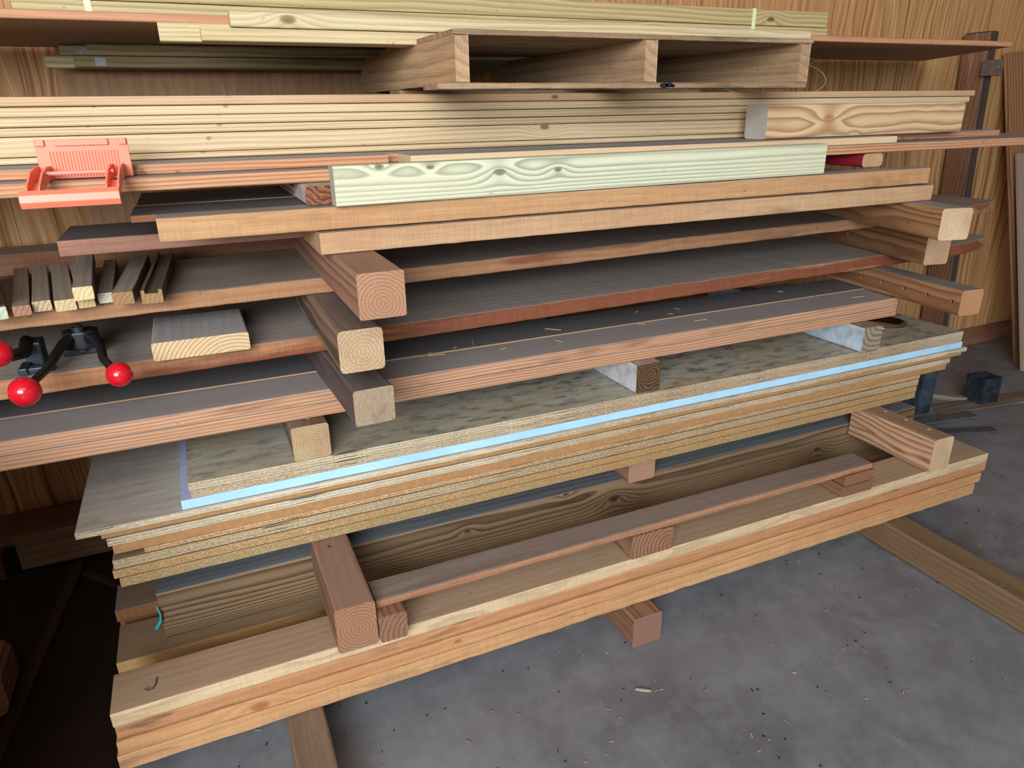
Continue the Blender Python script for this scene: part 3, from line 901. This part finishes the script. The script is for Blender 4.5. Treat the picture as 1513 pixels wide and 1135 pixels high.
offcut('long brown stick slanting away beside the grooved one', -.160, -.123, 1.515, 2.06, zt, .962, -.135, oc('7d6a56', '5e4d3d'), top=gtopo, end=oc('a07a48', '7a5830'), rough=.002)
# grooved moulding
w2, h2 = .0185, .013
prof_u = [(-w2, -h2), (w2, -h2), (w2, h2), (.012, h2), (.012, h2 - .007), (-.012, h2 - .007), (-.012, h2), (-w2, h2)]
YB('offcut', 'grooved dark moulding with a channel along its top, last of the offcut row', 'offcut', -.109, -.072, 1.50, 1.93, zt, .9635,
   oc('6d5a48', '4f4034'), end=oc('a07c46', '7a5a30'), slope=.05, group=og, profile=prof_u, n=2)
XB('plank', 'thick brown plank behind the offcuts and the upper live-edge plank', 'plank', -1.7, 1.7, 2.06, 2.2, .9005, .966, sawn(light='80604a', dark='65493a'), top=gtopo) 

# flat offcut
YB('offcut', 'short flat board offcut with bright curved end grain on the lower live-edge plank', 'offcut', -.111, .072, 1.512, 1.72, .8172, .8545,
   wood('9a8a76', '75624e', rings=60, pith=(.0, .09), fib=.2), top=dusty(light='a09c9c', dark='888484', tone='a8a4a2', contrast=.4),
   end=wood('d8b98a', 'a27a48', rings=130, pith=(.06, .075), wob=.006, fib=.15, contrast=.8), r=.004)

# ------------------------------------------------------------------ black tool with red ball grips
M_blk = plain('black_plastic', '17191d', .42, .5, var=.2, vscale=40)
M_red = plain('red_ball', 'c01224', .16, .6)


def ball(parent, p, r, name='ball_grip'):
    bm = bmesh.new()
    bmesh.ops.create_uvsphere(bm, u_segments=32, v_segments=20, radius=r)
    o = done(name, bm, M_red, parent, p, smooth=True)
    o['label'] = 'glossy red ball grip'
    return o


tool = empty('hand_tool', (-.245, 1.66, .8172))
tag(tool, 'black two-armed hand tool with two red ball grips on the lower live-edge plank', 'tool')
bm = bmesh.new()
prism(bm, [(-.034, -.01), (-.028, .0), (-.012, .004), (.012, .004), (.028, .002), (.034, -.008), (.026, -.035), (.010, -.043), (-.010, -.043), (-.026, -.03)], 'z', .012, .05)
done('hub', bm, M_blk, tool, bevel=.004)
bm = bmesh.new()
bmesh.ops.create_cone(bm, cap_ends=True, segments=20, radius1=.011, radius2=.011, depth=.052, matrix=Matrix.Translation((0, -.03, .034)))
bmesh.ops.create_cone(bm, cap_ends=True, segments=6, radius1=.006, radius2=.006, depth=.062, matrix=Matrix.Translation((0, -.03, .034)))
done('pivot_bolt', bm, plain('bolt_steel', '3c3f44', .4, .5, metal=.6), tool)
bm = bmesh.new()
box_mesh(bm, .07, .06, .012, Matrix.Translation((0, .0, .006)))
done('base', bm, M_blk, tool, bevel=.002)


def arm(pts, rad):
    b = bmesh.new()
    tube(b, pts, rad, 12)
    for v in b.verts:
        pass
    return done('arm', b, M_blk, tool, smooth=True)


arm([(-.012, -.03, .036), (-.026, -.05, .034), (-.034, -.10, .028), (-.042, -.16, .020), (-.056, -.21, .016), (-.066, -.255, .0165)], [.012, .0105, .009, .008, .0075, .007])
arm([(.012, -.03, .036), (.030, -.05, .034), (.042, -.10, .028), (.050, -.16, .022), (.064, -.205, .019), (.080, -.24, .018)], [.012, .0105, .009, .008, .0075, .007])
ball(tool, (-.063, -.275, .0165), .0255)
ball(tool, (.082, -.258, .0185), .0225)
tool2 = empty('hand_tool', (-.37, 1.6, .8172))
tag(tool2, 'second black tool cut by the picture edge, one red ball grip and a forked foot', 'tool')
bm = bmesh.new()
tube(bm, [(.04, .0, .05), (.045, -.06, .045), (.03, -.1, .05), (.02, -.12, .06)], [.012, .012, .01, .008], 10)
done('arm', bm, M_blk, tool2, smooth=True)
bm = bmesh.new()
box_mesh(bm, .03, .05, .05, Matrix.Translation((.05, .0, .0255)))
box_mesh(bm, .05, .018, .012, Matrix.Translation((.055, -.055, .0065)))
box_mesh(bm, .016, .05, .014, Matrix.Translation((.035, -.045, .008)))
done('foot', bm, plain('blue_black_steel', '252d3b', .4, .5, var=.3), tool2, bevel=.003)
ball(tool2, (.02, -.138, .068), .0245)

# ------------------------------------------------------------------ orange plastic holder
M_or = plain('orange_plastic', 'f08468', .34, .5, var=.06, vscale=6)
M_or2 = plain('orange_plastic_inner', 'd8331c', .4, .4)
hold = empty('plastic_holder', (-.155, 1.532, 1.1702))
tag(hold, 'orange-red plastic holder with ribbed back plate hung on the fir boards', 'holder')
bm = bmesh.new()
box_mesh(bm, .146, .004, .066, Matrix.Translation((0, 0, .0345)))
for k in range(22):
    box_mesh(bm, .0018, .002, .045, Matrix.Translation((-.052 + k * .005, -.0026, .026)))
for x, w in ((-.064, .014), (0, .084), (.064, .014)):
    box_mesh(bm, w, .006, .011, Matrix.Translation((x, -.004, .0625)))
done('back_plate', bm, M_or, hold, bevel=.0008, segs=1)
for s in (-1, 1):
    bm = bmesh.new()
    side = [(0, .024), (-.03, .024), (-.07, .017), (-.112, -.002), (-.122, -.012), (-.115, -.022), (-.07, -.006), (-.03, .001), (0, .001)]
    for dx in (-.009, .009):
        prism(bm, side, 'x', dx - .0015, dx + .0015)
    box_mesh(bm, .018, .03, .003, Matrix.Translation((0, -.018, .0025)))
    box_mesh(bm, .018, .05, .003, Matrix.Translation((0, -.085, -.008)) @ Matrix.Rotation(.25, 4, 'X'))
    done('arm', bm, M_or, hold, (s * .058 - .008, 0, 0), (0, 0, -.06))
bm = bmesh.new()
out = [(-.118, -.009), (-.135, -.006), (-.146, -.012), (-.149, -.024), (-.142, -.034), (-.139, -.032), (-.143, -.023), (-.14, -.014), (-.132, -.01), (-.118, -.013)]
prism(bm, out, 'x', -.078, .066)
done('front_bar', bm, M_or, hold, (-.012, 0.0, 0), bevel=.0008, segs=1)
bm = bmesh.new()
tube(bm, [(-.06, -.05, .014), (.045, -.05, .014)], .0035, 10)
done('cross_rod', bm, plain('pink_plastic', 'e58d7c', .35, .5), hold)

# ------------------------------------------------------------------ rack post and leaning boards
rp = empty('rack_post', (3.42, 2.30, 0))
tag(rp, 'dark red-brown rack post with rounded top and small cleat, against the wall', 'post')
bm = bmesh.new()
prism(bm, [(0, 0), (0, -.052), (1.555, -.052 + .093), (1.567, .044), (1.567, .093), (1.555, .097)], 'z', -.125, 0)
me_post = wood('85573c', '54331f', rings=70, pith=(.02, -.05), fib=.35, tone='9a6a4a', stain='9d9a84', stainf=.3)
o = done('upright', bm, [me_post, wood('4c443f', '352f2b', rings=60, fib=.35, tone='5a4c44')], rp, (.018, .0, 0), bevel=.006)
o.rotation_euler = Matrix(((0, -1, 0), (0, 0, -1), (1, 0, 0))).to_euler()
for f in o.data.polygons:
    f.material_index = 1 if f.normal.z > .6 or f.normal.x > .6 else 0
bm = bmesh.new()
box_mesh(bm, .075, .05, .065)
o = done('cleat', bm, plain('cleat_wood', '6a5c54', .7, .25, var=.3, vscale=40), rp, (-.062, -.027, 1.415), bevel=.003)
bm = bmesh.new()
for dx in (-.008, .006):
    bmesh.ops.create_cone(bm, cap_ends=True, segments=12, radius1=.003, radius2=.003, depth=.004, matrix=Matrix.Translation((dx, -.026, .004)) @ Matrix.Rotation(math.pi / 2, 4, 'X'))
done('screw_head', bm, plain('screw', 'c9a878', .35, .5, metal=.7), o)


def lean(name, lb, x, y0, w, t, L, yt, m, dx=0.):
    """board standing on the floor and leaning back against the wall"""
    me = loft_board(L, w, t, r=.002)
    a = math.asin((yt - y0) / L)
    o = link(name, me, [m, m, m])
    # local x -> up the board, local z -> towards the room, local y -> along the wall
    up = Vector((dx / L, math.sin(a), math.cos(a))).normalized()
    nrm = Vector((0, -math.cos(a), math.sin(a)))
    nrm = (nrm - up * nrm.dot(up)).normalized()
    yv = nrm.cross(up)
    M = Matrix((up, yv, nrm)).transposed().to_4x4()
    M.translation = Vector((x, y0, 0)) + up * (L / 2) + nrm * 0 + Vector((0, 0, .5 * t * math.sin(a) + .001))
    o.matrix_world = M
    return tag(o, lb, 'board', 'boards leaning on the wall')


lean('leaning_board', 'tall brown board leaning on the wall beyond the rack post', 3.93, 2.12, .25, .022, 1.535, 2.43, wood('a87446', '7a5030', rings=60, pith=(.2, -.2), fib=.25), dx=-.15)
lean('leaning_board', 'short grey board with blue chalk mark leaning in front of the tall brown one', 3.742, 2.03, .062, .02, 1.07, 2.30, wood('a08a78', '8a7260', rings=60, fib=.2, contrast=.4), dx=-.0)
lean('leaning_board', 'narrow brown board leaning right beside the short grey one', 3.822, 2.00, .07, .02, 1.10, 2.28, wood('9c805f', '7d6244', rings=60, fib=.2, contrast=.4))
lean('wall_panel', 'smooth brown plywood panel leaning flat on the wall behind the stack', .36, 2.40, 1.24, .011, 2.05, 2.438, wood('b58a60', '8f6540', rings=30, pith=(.02, .03), wob=.05, fib=.3, contrast=.5, tone='a0754c', tonef=.6, wscale=2.5))
bpy.data.objects['wall_panel']['group'] = 'panels on the wall'

# ------------------------------------------------------------------ things on the floor beyond the far end
bm = bmesh.new()
for sx, sy, tx, ty in ((.1, .004, 0, -.043), (.1, .004, 0, .043), (.004, .09, -.05, 0), (.004, .09, .05, 0)):
    box_mesh(bm, sx, sy, .118, Matrix.Translation((tx, ty, .0592)))
M_steel = plain('dark_steel', '1f262d', .45, .5, metal=.35, var=.5, vscale=28, dark='39434b')
o = done('steel_tube', bm, M_steel, None, (3.146, 1.866, .012), (0, 0, -.12))
tag(o, 'black square steel tube stub standing open-topped on the floor', 'tube')
bm = bmesh.new()
for sx, sy, tx, ty in ((.07, .004, 0, -.04), (.07, .004, 0, .04), (.004, .084, -.035, 0), (.004, .084, .035, 0)):
    box_mesh(bm, sx, sy, .32, Matrix.Translation((tx, ty, .161)))
o = done('steel_tube', bm, plain('blue_steel', '2b3640', .45, .5, metal=.4, var=.5, vscale=14, dark='4b5a66'), None, (2.805, 1.925, 0), (0, 0, -.12))
tag(o, 'tall blue-black square steel tube behind the far end of the sheet stack', 'tube')
XB('floor_plank', 'dusty narrow plank flat on the concrete under the open steel stub', 'plank', 2.86, 4.3, 1.83, 1.93, .001, .011, wood('77695c', '5c4f45', rings=50, fib=.35, stain='8d857c', stainf=.6), yr=1.62)
XB('steel_flat', 'grey flat bar on the floor, its end nearest the rack post', 'bar', 2.64, 2.965, 1.80, 1.86, .001, .013, plain('grey_flat', '55565a', .6, .3, var=.3), yr=1.745)
XB('steel_flat', 'dark flat bar on the floor pointing away from the far planks', 'bar', 2.62, 2.90, 1.715, 1.765, .001, .010, plain('dark_flat', '4b4a4f', .7, .3, var=.3), yr=1.612)
XB('steel_flat', 'black flat scrap on the floor beside the end of the grainy board', 'bar', 2.36, 2.64, 1.66, 1.74, .001, .010, plain('black_flat', '25272b', .6, .3, var=.3), yr=1.60)
bm = bmesh.new()
prism(bm, [(0, -.03), (.13, -.03), (.18, -.018), (.2, 0), (.18, .018), (.13, .03), (0, .03)], 'z', 0, .02)
o = done('offcut', bm, wood('8a7f70', '6c6154', rings=60, fib=.3), None, (2.98, 2.045, .0015), (0, 0, -.9), bevel=.003)
tag(o, 'rounded pale offcut lying behind the open steel stub', 'offcut')

# ------------------------------------------------------------------ dark corner at the near end
M_dk = wood('5a4030', '432d20', rings=40, fib=.3, contrast=.5, knots=.2)
XB('square_timber', 'dark brown timber lying on the floor along the wall', 'timber', -.62, .25, 2.21, 2.36, .0215, .135, wood('7a5a3c', '5a3f28', rings=45, fib=.3, contrast=.5))
XB('floor_sheet', 'very dark brown plywood sheet lying on the floor at the near end', 'sheet', -1.6, -.302, .78, 2.40, .001, .009, plain('dark_sheet', '231811', .8, .15, var=.35, vscale=5))  # dark wood sheet; its near-black colour also carries the floor's shade
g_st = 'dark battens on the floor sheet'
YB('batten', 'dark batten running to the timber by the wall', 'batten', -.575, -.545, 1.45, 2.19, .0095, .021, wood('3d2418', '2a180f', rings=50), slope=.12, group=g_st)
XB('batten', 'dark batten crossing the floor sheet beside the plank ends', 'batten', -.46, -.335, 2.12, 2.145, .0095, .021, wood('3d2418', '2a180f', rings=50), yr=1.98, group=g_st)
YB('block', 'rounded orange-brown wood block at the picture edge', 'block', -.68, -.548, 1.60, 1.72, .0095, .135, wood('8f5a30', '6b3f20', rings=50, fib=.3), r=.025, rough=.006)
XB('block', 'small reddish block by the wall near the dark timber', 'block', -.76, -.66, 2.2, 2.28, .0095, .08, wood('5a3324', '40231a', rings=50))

bm = bmesh.new()
for cx, cy, sx, sy in ((-1.03, 0, 1.02, .018), (-1.03, .40, 1.02, .018), (-1.531, .2, .018, .382), (-.529, .2, .018, .382)):
    box_mesh(bm, sx, sy, .82, Matrix.Translation((cx + 1.05, cy - .2, .41)))
blocker = empty('shade_box', (-1.05, 1.01, .001))  # box added out of view to keep door light off the near corner
tag(blocker, 'added unseen plywood box that blocks door light from the near corner', 'box')
done('side_wall', bm, wood('a08058', '8a6a46', rings=14, pith=(.9, .8), wob=.05, fib=.25, contrast=.4), blocker)
bm = bmesh.new()
box_mesh(bm, 1.02, .40, .018, Matrix.Translation((.02, -.01, .830)))
done('lid', bm, wood('a08058', '8a6a46', rings=14, pith=(.9, .8), wob=.05, fib=.25, contrast=.4), blocker, bevel=.002)

# ------------------------------------------------------------------ small bits
bm = bmesh.new()
tube(bm, [(0, .03, .001), (.004, .012, .001), (.002, 0, .0015), (-.006, -.004, .002), (-.012, .0, .004)], .0012, 6)
tag(done('bent_nail', bm, plain('nail', '4a443e', .5, .4, metal=.5), None, (-.215, 1.272, .2342), (0, 0, -.3)), 'small bent nail on the top plank of the lowest stack', 'nail')
bm = bmesh.new()
tube(bm, [(0, 0, 0), (.006, -.004, -.02), (.002, -.008, -.036), (-.006, -.006, -.052), (-.012, -.004, -.058)], [.0015, .003, .004, .006, .003], 8)
tag(done('plastic_scrap', bm, plain('teal', '3f8f96', .4, .4), None, (-.209, 1.524, .248), smooth=True), 'teal plastic scrap on the end of the grainy upright board', 'scrap')


def litter(name, label, spots, m, n, size, seed):
    rnd = random.Random(seed)
    bm = bmesh.new()
    for _ in range(n):
        x, y, z = spots(rnd)
        l = size * rnd.uniform(.4, 1.6)
        w = size * rnd.uniform(.12, .4) if size < .02 else .0014
        M = Matrix.Translation((x, y, z + .0012)) @ Matrix.Rotation(rnd.uniform(0, 6.3), 4, 'Z') @ Matrix.Rotation(rnd.uniform(-.1, .1), 4, 'Y')
        box_mesh(bm, l, w, .0016, M)
    o = done(name, bm, m)
    o['kind'] = 'stuff'
    o['label'] = label
    o['category'] = 'debris'
    return o


litter('wood_debris', 'scattered wood chips and splinters on the concrete floor', lambda r: (r.uniform(-.1, 2.4), r.uniform(.75, 1.6) if r.random() < .4 else r.uniform(.8, 1.15), 0), plain('chip', 'a2937e', .8, .2, var=.5, vscale=8), 90, .009, 3)
litter('dark_debris', 'dark specks of dirt on the concrete floor', lambda r: (r.uniform(-.1, 2.6), r.uniform(.7, 1.5), 0), plain('dirt', '1f1b19', .9, .1), 130, .005, 5)
litter('straw_debris', 'loose straw and splinters on the grey fir planks', lambda r: (r.uniform(.45, 1.9), r.uniform(1.54, 1.76), .7018), plain('straw', 'b89a66', .8, .2), 16, .035, 9)
for o in bpy.data.objects:
    if o.name == 'straw_debris':
        for v in o.data.vertices:
            pass

bm = bmesh.new()
prism(bm, [(-.018, -.001), (-.006, -.003), (.012, -.002), (.019, 0), (.009, .0025), (-.012, .002)], 'z', 0, .004)
tag(done('wood_splinter', bm, plain('splinter', 'b3a58e', .8, .2, var=.3), None, (.791, 1.062, .0003), (0, 0, -.6)), 'pale wood splinter lying on the concrete in front of the floor block', 'splinter')

# ------------------------------------------------------------------ camera
Rc = ((0.91252513, -0.16018969, 0.37634711), (-0.40874522, -0.3233822, 0.853435), (-0.01500753, -0.93261097, -0.36057115))
cam = bpy.data.cameras.new('camera')
cam.sensor_width = 36
cam.lens = 1049 / 1513 * 36
cam.clip_start = .02
co = bpy.data.objects.new('camera', cam)
C.objects.link(co)
Mc = Matrix(((Rc[0][0], -Rc[0][1], -Rc[0][2], 0), (Rc[1][0], -Rc[1][1], -Rc[1][2], 0), (Rc[2][0], -Rc[2][1], -Rc[2][2], 1.275), (0, 0, 0, 1)))
co.matrix_world = Mc
bpy.context.scene.camera = co

# ------------------------------------------------------------------ light: daylight through the wide open door behind the camera, plus an added overhead fill
sc = bpy.context.scene
w = bpy.data.worlds.new('daylight')
sc.world = w
w.use_nodes = True
bgn = w.node_tree.nodes['Background']
bgn.inputs[0].default_value = (.72, .86, 1., 1)
bgn.inputs[1].default_value = .4


def area(name, loc, target, sx, sy, power, col):
    l = bpy.data.lights.new(name, 'AREA')
    l.shape = 'RECTANGLE'
    l.size, l.size_y = sx, sy
    l.energy = power
    l.color = col
    o = bpy.data.objects.new(name, l)
    C.objects.link(o)
    o.location = loc
    d = Vector(target) - Vector(loc)
    o.rotation_euler = d.to_track_quat('-Z', 'Y').to_euler()
    return o


area('door_daylight', (-1.75, -2.7, 2.2), (.8, 1.6, .8), 2.7, 1.6, 285, (.92, .97, 1.))
area('overhead_fill', (-.2, -1.4, 3.25), (.7, 1.5, .6), 2.6, 1.2, 42, (1., .985, .96))  # fill added to brighten upper faces; the ceiling has no opening here

sc.view_settings.view_transform = 'Standard'
sc.view_settings.look = 'None'
sc.view_settings.gamma = 1
sc.view_settings.exposure = .3
sc.cycles.use_denoising = True
sc.cycles.max_bounces = 8
sc.cycles.diffuse_bounces = 4
